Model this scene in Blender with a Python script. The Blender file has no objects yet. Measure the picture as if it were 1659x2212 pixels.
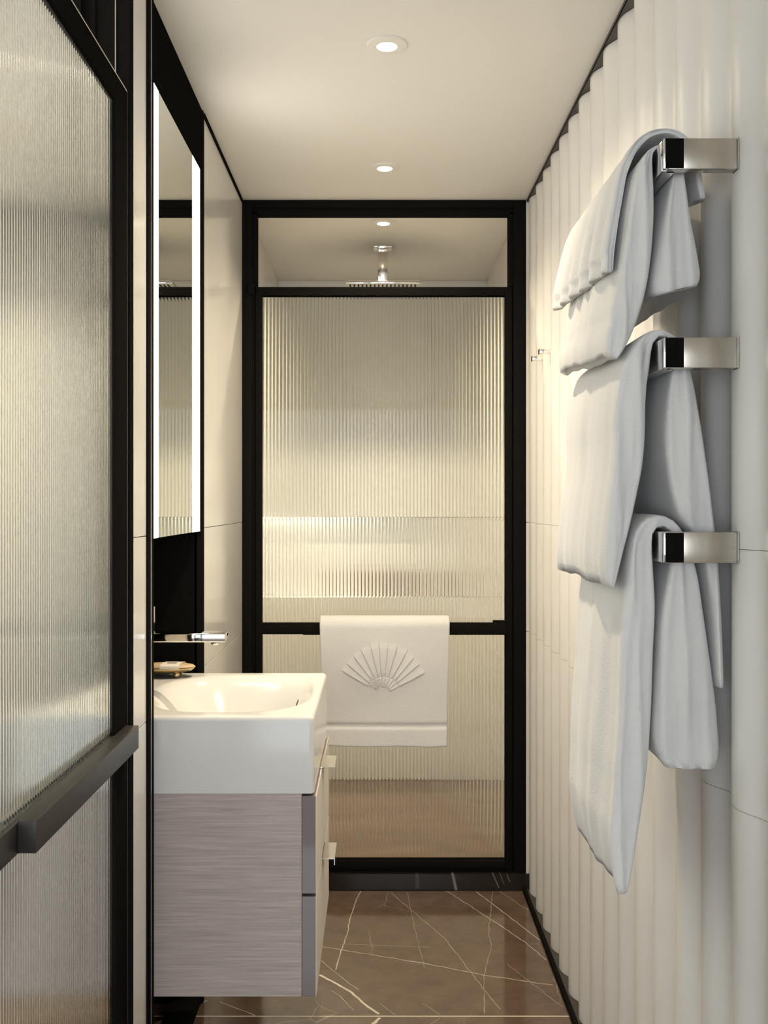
import bpy, bmesh, math, random
from mathutils import Vector, noise
random.seed(7)
S = bpy.context.scene
COL = S.collection
R = math.radians

# ------------------------------------------------------------------ camera
F = 2200.0                      # focal length in pixels of the 1659x2212 frame
VX, VY = 815.0, 1087.0          # principal point
CZ = 1.344                      # eye height
cd = bpy.data.cameras.new('camera'); cam = bpy.data.objects.new('camera', cd); COL.objects.link(cam)
cam.location = (0, 0, CZ); cam.rotation_euler = (R(90), 0, 0)
cd.sensor_fit = 'VERTICAL'; cd.sensor_height = 36.0; cd.sensor_width = 27.0
cd.lens = F / 2212 * 36.0
cd.shift_x = (829.5 - VX) / 2212; cd.shift_y = -(1106 - VY) / 2212
cd.clip_start = 0.02
S.camera = cam

# ------------------------------------------------------------------ world, exposure
w = bpy.data.worlds.new('World'); S.world = w; w.use_nodes = True
w.node_tree.nodes['Background'].inputs[0].default_value = (0.55, 0.72, 1.0, 1)
w.node_tree.nodes['Background'].inputs[1].default_value = 0.6
S.view_settings.view_transform = 'Standard'; S.view_settings.look = 'None'
S.view_settings.gamma = 1.0; S.view_settings.use_curve_mapping = False
S.view_settings.exposure = 0.2
S.cycles.max_bounces = 7; S.cycles.glossy_bounces = 3; S.cycles.transmission_bounces = 6
S.cycles.diffuse_bounces = 3; S.cycles.adaptive_threshold = 0.08; S.cycles.sample_clamp_indirect = 4.0
S.cycles.caustics_refractive = True; S.cycles.caustics_reflective = False
S.cycles.blur_glossy = 0.5

WARM = (1.0, 0.845, 0.61)
def spot(name, loc, power, angle=130, blend=0.6, radius=0.03, color=WARM, parent=None):
    l = bpy.data.lights.new(name, 'SPOT'); l.energy = power; l.spot_size = R(angle); l.spot_blend = blend
    l.shadow_soft_size = radius; l.color = color
    o = bpy.data.objects.new(name, l); COL.objects.link(o); o.location = loc
    if parent: o.parent = parent
    return o
def area(name, loc, rot, sx, sy, power, color, parent=None):
    l = bpy.data.lights.new(name, 'AREA'); l.shape = 'RECTANGLE'; l.size = sx; l.size_y = sy
    l.energy = power; l.color = color
    o = bpy.data.objects.new(name, l); COL.objects.link(o); o.location = loc; o.rotation_euler = rot
    if parent: o.parent = parent
    return o
# daylight entering by the bedroom window behind the viewer
area('window_daylight', (0.0, -3.42, 1.22), (R(90), 0, 0), 4.2, 2.2, 104, (0.92, 0.965, 1.0))

# ------------------------------------------------------------------ helpers
def pX(px, d): return (px - VX) * d / F
def pZ(py, d): return CZ - (py - VY) * d / F
def link(name, me, mat=None, parent=None):
    o = bpy.data.objects.new(name, me); COL.objects.link(o)
    if mat is not None: me.materials.append(mat)
    if parent is not None: o.parent = parent
    return o
def tag(o, label=None, cat=None, group=None, kind=None):
    if label: o['label'] = label
    if cat: o['category'] = cat
    if group: o['group'] = group
    if kind: o['kind'] = kind
    return o
def empty(name, loc=(0, 0, 0)):
    o = bpy.data.objects.new(name, None); COL.objects.link(o); o.empty_display_size = 0.05
    return o
def pyd(name, v, f, mat, parent=None, smooth=False):
    me = bpy.data.meshes.new(name); me.from_pydata(v, [], f); me.update()
    if smooth:
        for p in me.polygons: p.use_smooth = True
    return link(name, me, mat, parent)
def bm_obj(name, bm, mat, parent=None, smooth=False):
    bmesh.ops.recalc_face_normals(bm, faces=bm.faces)
    me = bpy.data.meshes.new(name); bm.to_mesh(me); bm.free()
    if smooth:
        for p in me.polygons: p.use_smooth = True
    return link(name, me, mat, parent)
def box_bm(bm, x0, x1, y0, y1, z0, z1):
    vs = [bm.verts.new(p) for p in ((x0,y0,z0),(x1,y0,z0),(x1,y1,z0),(x0,y1,z0),(x0,y0,z1),(x1,y0,z1),(x1,y1,z1),(x0,y1,z1))]
    for q in ((0,3,2,1),(4,5,6,7),(0,1,5,4),(1,2,6,5),(2,3,7,6),(3,0,4,7)): bm.faces.new([vs[i] for i in q])
    return vs
def box(name, x0, x1, y0, y1, z0, z1, mat, parent=None, bev=0.0, seg=2):
    bm = bmesh.new(); box_bm(bm, x0, x1, y0, y1, z0, z1)
    if bev > 0:
        bmesh.ops.bevel(bm, geom=list(bm.edges), offset=bev, segments=seg, affect='EDGES', profile=0.5)
    o = bm_obj(name, bm, mat, parent)
    if bev > 0 and seg > 1:
        for p in o.data.polygons: p.use_smooth = True
        try:
            o.data.set_sharp_from_angle(angle=R(40))
        except Exception: pass
    return o
def struct(o, label=None, cat=None): 
    o['kind'] = 'structure'
    if label: o['label'] = label
    if cat: o['category'] = cat
    return o
def lathe(name, prof, c, mat, parent=None, n=32, axis='z'):
    v, f = [], []
    m = len(prof)
    for i in range(n):
        a = 2 * math.pi * i / n
        for r, h in prof:
            x, y = r * math.cos(a), r * math.sin(a)
            if axis == 'z': v.append((c[0] + x, c[1] + y, c[2] + h))
            elif axis == 'y': v.append((c[0] + x, c[1] + h, c[2] + y))
            else: v.append((c[0] + h, c[1] + x, c[2] + y))
    for i in range(n):
        for j in range(m - 1):
            a0, a1 = i * m + j, ((i + 1) % n) * m + j
            f.append((a0, a1, a1 + 1, a0 + 1))
    me = bpy.data.meshes.new(name); me.from_pydata(v, [], f)
    bm = bmesh.new(); bm.from_mesh(me); bmesh.ops.remove_doubles(bm, verts=bm.verts, dist=1e-6)
    bmesh.ops.recalc_face_normals(bm, faces=bm.faces); bm.to_mesh(me); bm.free()
    for p in me.polygons: p.use_smooth = True
    try: me.set_sharp_from_angle(angle=R(35))
    except Exception: pass
    return link(name, me, mat, parent)

# ------------------------------------------------------------------ materials
def mat(name, col, rough=0.5, metal=0.0, spec=0.5, coat=0.0, sheen=0.0):
    m = bpy.data.materials.new(name); m.use_nodes = True
    b = m.node_tree.nodes['Principled BSDF']
    b.inputs['Base Color'].default_value = (*col, 1); b.inputs['Roughness'].default_value = rough
    b.inputs['Metallic'].default_value = metal; b.inputs['Specular IOR Level'].default_value = spec
    b.inputs['Coat Weight'].default_value = coat; b.inputs['Sheen Weight'].default_value = sheen
    return m
def N(m, t, **kw):
    n = m.node_tree.nodes.new(t)
    for k, v in kw.items(): setattr(n, k, v)
    return n
def L(m, a, b): m.node_tree.links.new(a, b)
def B(m): return m.node_tree.nodes['Principled BSDF']
def mottled(name, c0, c1, scale, rough, detail=4, stretch=(1, 1, 1), bump=0.0, bscale=None, lo=0.35, hi=0.65, spec=0.5, bdist=0.002):
    m = mat(name, c0, rough, spec=spec)
    tc = N(m, 'ShaderNodeNewGeometry'); mp = N(m, 'ShaderNodeVectorMath', operation='MULTIPLY')
    mp.inputs[1].default_value = stretch; L(m, tc.outputs['Position'], mp.inputs[0])
    no = N(m, 'ShaderNodeTexNoise'); no.inputs['Scale'].default_value = scale; no.inputs['Detail'].default_value = detail
    L(m, mp.outputs[0], no.inputs['Vector'])
    r = N(m, 'ShaderNodeValToRGB'); r.color_ramp.elements[0].position = lo; r.color_ramp.elements[1].position = hi
    r.color_ramp.elements[0].color = (*c0, 1); r.color_ramp.elements[1].color = (*c1, 1)
    L(m, no.outputs['Fac'], r.inputs[0]); L(m, r.outputs[0], B(m).inputs['Base Color'])
    if bump > 0:
        n2 = no
        if bscale:
            n2 = N(m, 'ShaderNodeTexNoise'); n2.inputs['Scale'].default_value = bscale; n2.inputs['Detail'].default_value = 3
            L(m, mp.outputs[0], n2.inputs['Vector'])
        bp = N(m, 'ShaderNodeBump'); bp.inputs['Strength'].default_value = bump; bp.inputs['Distance'].default_value = bdist
        L(m, n2.outputs['Fac'], bp.inputs['Height']); L(m, bp.outputs[0], B(m).inputs['Normal'])
    return m
def emit(name, col, s):
    m = bpy.data.materials.new(name); m.use_nodes = True; nt = m.node_tree; nt.nodes.clear()
    e = nt.nodes.new('ShaderNodeEmission'); o = nt.nodes.new('ShaderNodeOutputMaterial')
    e.inputs[0].default_value = (*col, 1); e.inputs[1].default_value = s; nt.links.new(e.outputs[0], o.inputs[0])
    return m
def glass(name, col=(0.96, 0.985, 0.96), rough=0.02, ior=1.47):
    m = mat(name, col, rough); b = B(m)
    b.inputs['Transmission Weight'].default_value = 1.0; b.inputs['IOR'].default_value = ior
    return m

M_tile  = mottled('white_marble_tile', (0.74, 0.715, 0.675), (0.80, 0.785, 0.75), 2.2, 0.14, 5)
M_flute = mottled('fluted_white_tile', (0.77, 0.75, 0.715), (0.82, 0.805, 0.775), 1.6, 0.32, 4)
M_ceil  = mat('ceiling_paint', (0.78, 0.76, 0.72), 0.7)
M_wallp = mat('wall_paint', (0.72, 0.70, 0.66), 0.7)
M_grout = mat('pale_grout', (0.72, 0.66, 0.56), 0.8)
M_groutw = mat('floor_grout', (0.85, 0.77, 0.64), 0.5)
M_joint = mat('tile_joint', (0.58, 0.53, 0.47), 0.8)
M_cream = mat('cream_lacquer', (0.80, 0.745, 0.67), 0.6, spec=0.1)
M_black = mat('black_metal', (0.011, 0.0103, 0.0095), 0.42, spec=0.0)
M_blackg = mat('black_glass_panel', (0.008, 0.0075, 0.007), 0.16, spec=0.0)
M_gun = mat('gunmetal_bar', (0.035, 0.032, 0.029), 0.38, spec=0.3)
M_bronze = mat('dark_bronze_trim', (0.055, 0.045, 0.036), 0.45)
M_chrome = mat('chrome', (0.86, 0.85, 0.83), 0.05, 1.0)
M_nickel = mat('polished_nickel', (0.78, 0.74, 0.68), 0.16, 1.0)
M_steel = mat('satin_steel', (0.56, 0.52, 0.465), 0.24, 1.0)
M_silver = mat('silver_line', (0.6, 0.57, 0.52), 0.25, 1.0)
M_mirror = mat('mirror_glass', (0.80, 0.82, 0.76), 0.004, 1.0)
M_ceramic = mat('white_ceramic', (0.80, 0.79, 0.765), 0.13, spec=0.35)
M_lacq = mat('taupe_lacquer', (0.235, 0.20, 0.20), 0.09, spec=0.7, coat=0.6)
M_brass = mat('brushed_brass', (0.62, 0.46, 0.24), 0.28, 1.0)
M_paper = mat('cream_paper', (0.78, 0.73, 0.64), 0.6)
M_kraft = mat('tan_soap', (0.58, 0.43, 0.24), 0.5)
M_ink = mat('dark_ink', (0.05, 0.045, 0.04), 0.6)
M_glass = glass('reeded_glass', (0.95, 0.96, 0.90), 0.02, 1.33)
M_glass2 = glass('reeded_glass_soft', (0.95, 0.985, 0.96), 0.08)
M_amber = mat('brown_bottle', (0.16, 0.065, 0.025), 0.2)
M_lamp = emit('lamp_glow', (1.0, 0.90, 0.74), 14.0)
M_strip = emit('mirror_strip_glow', (1.0, 0.93, 0.80), 10.0)
M_led = emit('niche_led_glow', (1.0, 0.93, 0.78), 330.0)
M_ring = mat('downlight_bezel', (0.78, 0.76, 0.72), 0.45)
M_carpet = mat('bedroom_floor', (0.18, 0.14, 0.11), 0.8)
M_wfl = mat('window_frame_paint', (0.5, 0.5, 0.5), 0.5)
M_noz = mat('nozzle_rubber', (0.03, 0.028, 0.026), 0.6)

def terry_mat(name, col):
    m = mat(name, col, 0.95, spec=0.1, sheen=0.35)
    g = N(m, 'ShaderNodeNewGeometry')
    n1 = N(m, 'ShaderNodeTexNoise'); n1.inputs['Scale'].default_value = 420; n1.inputs['Detail'].default_value = 2
    n2 = N(m, 'ShaderNodeTexNoise'); n2.inputs['Scale'].default_value = 170; n2.inputs['Detail'].default_value = 3
    L(m, g.outputs['Position'], n1.inputs['Vector']); L(m, g.outputs['Position'], n2.inputs['Vector'])
    a = N(m, 'ShaderNodeMath', operation='ADD'); L(m, n1.outputs['Fac'], a.inputs[0]); L(m, n2.outputs['Fac'], a.inputs[1])
    bp = N(m, 'ShaderNodeBump'); bp.inputs['Strength'].default_value = 0.45; bp.inputs['Distance'].default_value = 0.0016
    L(m, a.outputs[0], bp.inputs['Height']); L(m, bp.outputs[0], B(m).inputs['Normal'])
    return m
M_terry = terry_mat('white_terry', (0.725, 0.715, 0.70))

# wood veneer with fine horizontal grain
M_wood = mat('taupe_oak_veneer', (0.3, 0.26, 0.24), 0.55)
def wood():
    m = M_wood; g = N(m, 'ShaderNodeNewGeometry')
    mp = N(m, 'ShaderNodeVectorMath', operation='MULTIPLY'); mp.inputs[1].default_value = (7, 7, 190); L(m, g.outputs['Position'], mp.inputs[0])
    n1 = N(m, 'ShaderNodeTexNoise'); n1.inputs['Scale'].default_value = 1.0; n1.inputs['Detail'].default_value = 5; n1.inputs['Roughness'].default_value = 0.6
    n1.inputs['Distortion'].default_value = 0.4
    L(m, mp.outputs[0], n1.inputs['Vector'])
    r = N(m, 'ShaderNodeValToRGB'); e = r.color_ramp.elements
    e[0].position = 0.30; e[0].color = (0.40, 0.335, 0.31, 1); e[1].position = 0.72; e[1].color = (0.61, 0.52, 0.485, 1)
    L(m, n1.outputs['Fac'], r.inputs[0]); L(m, r.outputs[0], B(m).inputs['Base Color'])
    bp = N(m, 'ShaderNodeBump'); bp.inputs['Strength'].default_value = 0.35; bp.inputs['Distance'].default_value = 0.001
    L(m, n1.outputs['Fac'], bp.inputs['Height']); L(m, bp.outputs[0], B(m).inputs['Normal'])
wood()

# brown marble: mottled ground and individual pale veins (flat print of the stone)
def seg_group():
    g = bpy.data.node_groups.new('vein_segment', 'ShaderNodeTree')
    for nm, t in (('P', 'NodeSocketVector'), ('A', 'NodeSocketVector'), ('AB', 'NodeSocketVector'), ('K', 'NodeSocketFloat'), ('W', 'NodeSocketFloat'), ('S', 'NodeSocketFloat'), ('In', 'NodeSocketFloat')):
        g.interface.new_socket(nm, in_out='INPUT', socket_type=t)
    g.interface.new_socket('Out', in_out='OUTPUT', socket_type='NodeSocketFloat')
    n = g.nodes; l = g.links
    i = n.new('NodeGroupInput'); o = n.new('NodeGroupOutput')
    def vm(op): x = n.new('ShaderNodeVectorMath'); x.operation = op; return x
    def ma(op, c=False): x = n.new('ShaderNodeMath'); x.operation = op; x.use_clamp = c; return x
    pa = vm('SUBTRACT'); l.new(i.outputs['P'], pa.inputs[0]); l.new(i.outputs['A'], pa.inputs[1])
    dt = vm('DOT_PRODUCT'); l.new(pa.outputs[0], dt.inputs[0]); l.new(i.outputs['AB'], dt.inputs[1])
    t = ma('MULTIPLY', True); l.new(dt.outputs['Value'], t.inputs[0]); l.new(i.outputs['K'], t.inputs[1])
    sc = vm('SCALE'); l.new(i.outputs['AB'], sc.inputs[0]); l.new(t.outputs[0], sc.inputs['Scale'])
    df = vm('SUBTRACT'); l.new(pa.outputs[0], df.inputs[0]); l.new(sc.outputs[0], df.inputs[1])
    ln = vm('LENGTH'); l.new(df.outputs[0], ln.inputs[0])
    dv = ma('DIVIDE'); l.new(ln.outputs['Value'], dv.inputs[0]); l.new(i.outputs['W'], dv.inputs[1])
    sb = ma('SUBTRACT', True); sb.inputs[0].default_value = 1.35; l.new(dv.outputs[0], sb.inputs[1])
    mu = ma('MULTIPLY'); l.new(sb.outputs[0], mu.inputs[0]); l.new(i.outputs['S'], mu.inputs[1])
    mx = ma('MAXIMUM'); l.new(mu.outputs[0], mx.inputs[0]); l.new(i.outputs['In'], mx.inputs[1])
    l.new(mx.outputs[0], o.inputs[0])
    return g
VEINS = [  # zoomed photo points of the floor, half width (m), strength
 ([(505,148),(470,210),(440,300),(425,380),(400,450),(370,550)], 0.0016, 0.75),
 ([(605,148),(720,245),(830,340),(900,400),(1000,530),(1100,660),(1170,740)], 0.0012, 0.45),
 ([(880,150),(1130,310),(1280,410),(1400,510)], 0.0015, 0.7),
 ([(1020,148),(1170,260),(1390,430)], 0.0016, 0.8),
 ([(1130,145),(1330,280)], 0.0012, 0.5),
 ([(305,437),(780,515),(1090,575),(1465,630)], 0.0016, 0.75),
 ([(420,425),(830,440)], 0.0012, 0.35),
 ([(300,505),(390,580),(480,645)], 0.0012, 0.6),
 ([(293,573),(450,660),(500,710),(595,772),(550,812)], 0.0042, 1.0),
 ([(350,650),(390,675),(430,720),(460,745)], 0.0013, 0.5),
 ([(715,160),(750,340),(800,540)], 0.0010, 0.3),
 ([(1130,170),(1110,380),(1125,430),(1090,570),(1090,760)], 0.0012, 0.35),
 ([(585,710),(660,770)], 0.0010, 0.4),
 ([(790,710),(890,775),(830,812)], 0.0010, 0.4),
 ([(1200,520),(1300,600),(1380,660),(1470,730)], 0.0011, 0.35),
 ([(-340,725),(-250,700)], 0.0014, 0.6), ([(-190,705),(-20,770)], 0.0014, 0.6),
]
def floor_pt(zx, zy):
    px, py = 560 + zx * 0.446, 1850 + zy * 0.446
    d = CZ * F / (py - VY); return (pX(px, d), d, 0.0)
M_floor = mat('brown_marble', (0.13, 0.085, 0.06), 0.10, spec=0.5)
def floor_mat():
    m = M_floor; g = N(m, 'ShaderNodeNewGeometry')
    fl = N(m, 'ShaderNodeVectorMath', operation='MULTIPLY'); fl.inputs[1].default_value = (1, 1, 0); L(m, g.outputs['Position'], fl.inputs[0])
    wn = N(m, 'ShaderNodeTexNoise'); wn.inputs['Scale'].default_value = 28; wn.inputs['Detail'].default_value = 3; L(m, g.outputs['Position'], wn.inputs['Vector'])
    ws = N(m, 'ShaderNodeVectorMath', operation='SUBTRACT'); ws.inputs[1].default_value = (.5, .5, .5); L(m, wn.outputs['Color'], ws.inputs[0])
    wm = N(m, 'ShaderNodeVectorMath', operation='MULTIPLY'); wm.inputs[1].default_value = (.022, .022, 0); L(m, ws.outputs[0], wm.inputs[0])
    P = N(m, 'ShaderNodeVectorMath', operation='ADD'); L(m, fl.outputs[0], P.inputs[0]); L(m, wm.outputs[0], P.inputs[1])
    # fine scattered hairlines from a stretched cell pattern, broken up by noise
    vo = N(m, 'ShaderNodeTexVoronoi', feature='DISTANCE_TO_EDGE'); vo.inputs['Scale'].default_value = 3.2
    L(m, P.outputs[0], vo.inputs['Vector'])
    mr = N(m, 'ShaderNodeMapRange'); mr.inputs['From Min'].default_value = 0.0; mr.inputs['From Max'].default_value = 0.006
    mr.inputs['To Min'].default_value = 0.28; mr.inputs['To Max'].default_value = 0.0; L(m, vo.outputs['Distance'], mr.inputs[0])
    bn = N(m, 'ShaderNodeTexNoise'); bn.inputs['Scale'].default_value = 5; L(m, g.outputs['Position'], bn.inputs['Vector'])
    br = N(m, 'ShaderNodeMapRange'); br.inputs['From Min'].default_value = 0.45; br.inputs['From Max'].default_value = 0.65; L(m, bn.outputs['Fac'], br.inputs[0])
    hm = N(m, 'ShaderNodeMath', operation='MULTIPLY'); L(m, mr.outputs[0], hm.inputs[0]); L(m, br.outputs[0], hm.inputs[1])
    mx = hm
    no = N(m, 'ShaderNodeTexNoise'); no.inputs['Scale'].default_value = 12; no.inputs['Detail'].default_value = 10; no.inputs['Roughness'].default_value = .75
    L(m, P.outputs[0], no.inputs['Vector'])
    r = N(m, 'ShaderNodeValToRGB'); e = r.color_ramp.elements
    e[0].position = .3; e[0].color = (0.098, 0.062, 0.042, 1); e[1].position = .72; e[1].color = (0.185, 0.125, 0.088, 1)
    L(m, no.outputs['Fac'], r.inputs[0])
    mix = N(m, 'ShaderNodeMix', data_type='RGBA'); mix.inputs['B'].default_value = (0.80, 0.70, 0.56, 1)
    L(m, mx.outputs[0], mix.inputs['Factor']); L(m, r.outputs[0], mix.inputs['A']); L(m, mix.outputs['Result'], B(m).inputs['Base Color'])
floor_mat()
def kerb_mat():
    m = mat('dark_kerb_marble', (0.02, 0.016, 0.014), 0.12)
    G = seg_group(); g = N(m, 'ShaderNodeNewGeometry')
    last = None
    for a, b, wd, st in (((.261,0,.06),(.274,0,.0),.0045,.35), ((.40,0,.06),(.422,0,.01),.002,.25), ((.425,0,.06),(.44,0,.02),.0012,.2), ((.45,0,.055),(.46,0,.03),.0015,.25), ((.138,0,.055),(.14,0,.01),.007,.06)):
        s = N(m, 'ShaderNodeGroup'); s.node_tree = G; ab = (b[0]-a[0], 0, b[2]-a[2])
        s.inputs['A'].default_value = a; s.inputs['AB'].default_value = ab; s.inputs['K'].default_value = 1/(ab[0]**2+ab[2]**2)
        s.inputs['W'].default_value = wd; s.inputs['S'].default_value = st
        fl = N(m, 'ShaderNodeVectorMath', operation='MULTIPLY'); fl.inputs[1].default_value = (1, 0, 1); L(m, g.outputs['Position'], fl.inputs[0]); L(m, fl.outputs[0], s.inputs['P'])
        if last: L(m, last.outputs[0], s.inputs['In'])
        last = s
    mix = N(m, 'ShaderNodeMix', data_type='RGBA'); mix.inputs['A'].default_value = (0.022, 0.018, 0.015, 1); mix.inputs['B'].default_value = (0.7, 0.66, 0.6, 1)
    L(m, last.outputs[0], mix.inputs['Factor']); L(m, mix.outputs['Result'], B(m).inputs['Base Color'])
    return m
M_kerb = kerb_mat()
M_vein = mat('pale_vein', (0.6, 0.5, 0.4), 0.10)
va_ = N(M_vein, 'ShaderNodeVertexColor'); va_.layer_name = 'tint'; L(M_vein, va_.outputs['Color'], B(M_vein).inputs['Base Color'])
M_floor2 = mottled('brown_marble_plain', (0.15, 0.10, 0.07), (0.25, 0.175, 0.125), 9, 0.12, 8, lo=.3, hi=.72)

# ------------------------------------------------------------------ key dimensions
XL, XR, ZC = -0.4708, 0.5165, 2.40
YS, YB = 3.571, 4.83            # shower screen plane, shower back wall
YD0, YD1 = 1.02, 1.9655         # doorway in the left wall
YP = 2.134                      # end of the left pier / start of the vanity recess
YW = 2.747                      # far side of the vanity recess
XN = -0.625                     # back of the vanity recess
ZJ1, ZJ2 = 0.898, 1.277         # tile joints

# ------------------------------------------------------------------ floor, ceiling
fl = struct(box('floor', -2.0, 0.70, 0.30, 3.53, -0.12, -0.012, M_grout))
for a, b in ((0.30, 0.87), (0.874, 1.768), (1.772, 2.6670), (2.6710, 3.530)):
    box('floor_tile', XN + 0.002, 0.503, a, b, -0.012, 0.0, M_floor, fl, 0.0008, 1)
def stone_veins(parent, ya, yb):
    # pale veins of the marble, flush with the polished face, each a jagged ribbon
    v, f, cols = [], [], []
    for pts, wd, st in VEINS:
        q = [Vector(floor_pt(*p)) for p in pts]
        line = []
        for a, b in zip(q[:-1], q[1:]):
            n = max(2, int((b - a).length / 0.012))
            for i in range(n): line.append(a.lerp(b, i / n))
        line.append(q[-1])
        pr = None
        for i, p in enumerate(line):
            t = (line[min(i + 1, len(line) - 1)] - line[max(i - 1, 0)]).normalized(); nn = Vector((-t.y, t.x, 0))
            j = noise.noise(p * 31.0) * 0.0030 + noise.noise(p * 110.0) * 0.0018
            w_ = wd * (0.75 + 0.9 * abs(noise.noise(p * 23.0 + Vector((3, 1, 0)))))
            c = p + nn * j
            if not (ya < c.y < yb and XN + 0.01 < c.x < 0.50): pr = None; continue
            k = len(v); v += [(c.x + nn.x * w_, c.y + nn.y * w_, 0.00022), (c.x - nn.x * w_, c.y - nn.y * w_, 0.00022)]
            m_ = st * (0.8 + 0.5 * abs(noise.noise(p * 11.0))) 
            m_ = min(1, m_); cols += [(0.13 + (0.80 - 0.13) * m_, 0.088 + (0.70 - 0.088) * m_, 0.062 + (0.56 - 0.062) * m_, 1)] * 2
            if pr is not None: f.append((pr, pr + 1, k + 1, k))
            pr = k
    if not f: return
    o = pyd('veins', v, f, M_vein, parent)
    ca = o.data.color_attributes.new('tint', 'FLOAT_COLOR', 'POINT')
    for i, c in enumerate(cols): ca.data[i].color = c
    tag(o, kind='stuff')
for t_ in [o for o in fl.children if o.name.startswith('floor_tile')]:
    ys_ = [c.co.y for c in t_.data.vertices]
    stone_veins(t_, min(ys_), max(ys_))
for a, b in ((0.30, 0.87), (0.874, 1.768), (1.772, 2.02)):
    box('floor_tile', -2.0, XN - 0.002, a, b, -0.012, 0.0, M_floor2, fl, 0.0008, 1)
for yj in (0.872, 1.770, 2.669):
    box('grout_line', XN + 0.002, 0.503, yj - 0.0021, yj + 0.0021, -0.0125, -0.0004, M_groutw, fl)
struct(box('ceiling', -2.0, 0.70, 0.30, YB + 0.1, ZC, ZC + 0.12, M_ceil))

# ------------------------------------------------------------------ right wall of fluted tiles
crest = [2.2105 + 0.1434 * k for k in range(-20, 12)]
def wave(y):
    i = max(j for j in range(len(crest)) if crest[j] <= y + 1e-9)
    t = (y - crest[i]) / 0.1434
    c = math.cos(2 * math.pi * t)
    return 0.5335 - 0.0110 * (c - 0.12 * math.cos(4 * math.pi * t))
wr = struct(box('wall_right', 0.570, 0.70, 0.30, YS - 0.03, 0.0, ZC, M_joint))
ycol = [0.31, 1.1005, 1.816, 2.531, 3.248, YS - 0.031]
zrow = [(0.006, ZJ1), (ZJ1, ZJ2), (ZJ2, ZC - 0.008)]
for (ya, yb) in zip(ycol[:-1], ycol[1:]):
    for (za, zb) in zrow:
        ya2, yb2, za2, zb2 = ya + 0.0005, yb - 0.0005, za + 0.0004, zb - 0.0004
        n = int((yb2 - ya2) / 0.0089)
        ys = [ya2 + (yb2 - ya2) * i / n for i in range(n + 1)]
        v, f = [], []
        for y in ys: v += [(wave(y), y, za2), (wave(y), y, zb2)]
        for i in range(n): f.append((2*i, 2*i+1, 2*i+3, 2*i+2))
        k = len(v)
        for y in ys: v += [(wave(y), y, za2), (wave(y), y, zb2), (0.572, y, za2), (0.572, y, zb2)]
        for i in range(n):
            a, b = k + 4*i, k + 4*(i+1)
            f += [(a, b, b+2, a+2), (a+1, a+3, b+3, b+1)]
        a, b = k, k + 4*n
        f += [(a, a+2, a+3, a+1), (b, b+1, b+3, b+2)]
        o = pyd('fluted_tile', v, f, M_flute, wr)
        for i, p in enumerate(o.data.polygons): p.use_smooth = i < n
# dark trims above and below the flutes
struct(box('trim_1', 0.519, 0.5725, 0.30, YS - 0.03, ZC - 0.0075, ZC, M_bronze))
struct(box('trim_2', 0.519, 0.5195, 0.30, YS - 0.03, ZC - 0.012, ZC - 0.0075, M_black))
struct(box('trim_3', 0.5045, 0.516, 0.30, YS - 0.03, 0.0, 0.012, M_black))
struct(box('trim_4', 0.516, 0.5725, 0.30, YS - 0.03, -0.002, 0.005, M_bronze))

# ------------------------------------------------------------------ left wall
def tiles(parent, xa, xb, ya, yb, zs, m=M_tile, name='wall_tile', axis='x'):
    for za, zb in zip(zs[:-1], zs[1:]):
        box(name, xa, xb, ya, yb, za + 0.0008, zb - 0.0008, m, parent, 0.0008, 1)
ZS = [0.0, ZJ1, ZJ2, ZC]
w1 = struct(box('wall_left_far', -0.62, XL - 0.012, YW + 0.013, YS - 0.03, 0, ZC, M_grout))
tiles(w1, XL - 0.012, XL, YW + 0.012, YS - 0.03, [0, ZJ1, ZJ2, ZC - 0.01])
struct(box('trim_5', XL - 0.01, XL + 0.004, YW + 0.012, YS - 0.03, ZC - 0.010, ZC, M_black))
struct(box('trim_6', XL - 0.02, XL + 0.002, YW - 0.012, YW + 0.012, 0, ZC, M_black))
w2 = struct(box('wall_left_pier', -0.582, XL - 0.012, YD1 + 0.002, 2.1275, 0, ZC, M_grout))
tiles(w2, XL - 0.012, XL, YD1 + 0.001, 2.0757, ZS)
t7 = struct(box('trim_7', XL - 0.012, XL + 0.003, 2.0757, 2.132, 0, ZC, M_black))
box('silver_inlay', XL + 0.003, XL + 0.0045, 2.100, 2.105, 0, ZC, M_silver, t7)
w3 = struct(box('wall_left_near', -0.60, XL, 0.30, YD0 - 0.05, 0, ZC, M_wallp))
# vanity recess: black back and return panels
struct(box('wall_recess_back', XN - 0.05, XN, YP - 0.05, YW + 0.05, 0, ZC, M_blackg))
struct(box('wall_recess_far', XN, XL - 0.014, YW - 0.012, YW + 0.012, 0, ZC, M_blackg))
struct(box('wall_recess_near', XN, -0.583, YP - 0.05, 2.1275, 0, ZC, M_blackg))
struct(box('wall_fascia', XN, XL, YP + 0.001, YW - 0.0125, 2.232, ZC, M_blackg))
struct(box('trim_8', -0.546, -0.474, YP + 0.01, YW - 0.013, 0.0, 0.035, M_black, bev=0.003))

# door lining in the left wall
dl = struct(empty('door_lining')); 
box('jamb', -0.582, XL, 1.937, YD1 + 0.0005, 0, ZC, M_black, dl)
box('jamb_groove', -0.545, -0.535, 1.932, 1.9375, 0, ZC, M_black, dl)
box('jamb_stop', -0.582, -0.560, 1.925, 1.9375, 0, ZC, M_black, dl)
box('jamb', -0.582, XL, YD0 - 0.05, YD0 - 0.01, 0, ZC, M_black, dl)
box('jamb_bead', -0.4985, -0.496, 1.934, 1.9375, 0, ZC, M_silver, dl)  # silver strip standing in for a highlight line down the jamb
tag(dl, 'tall black door lining set in the left wall', None)

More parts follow.
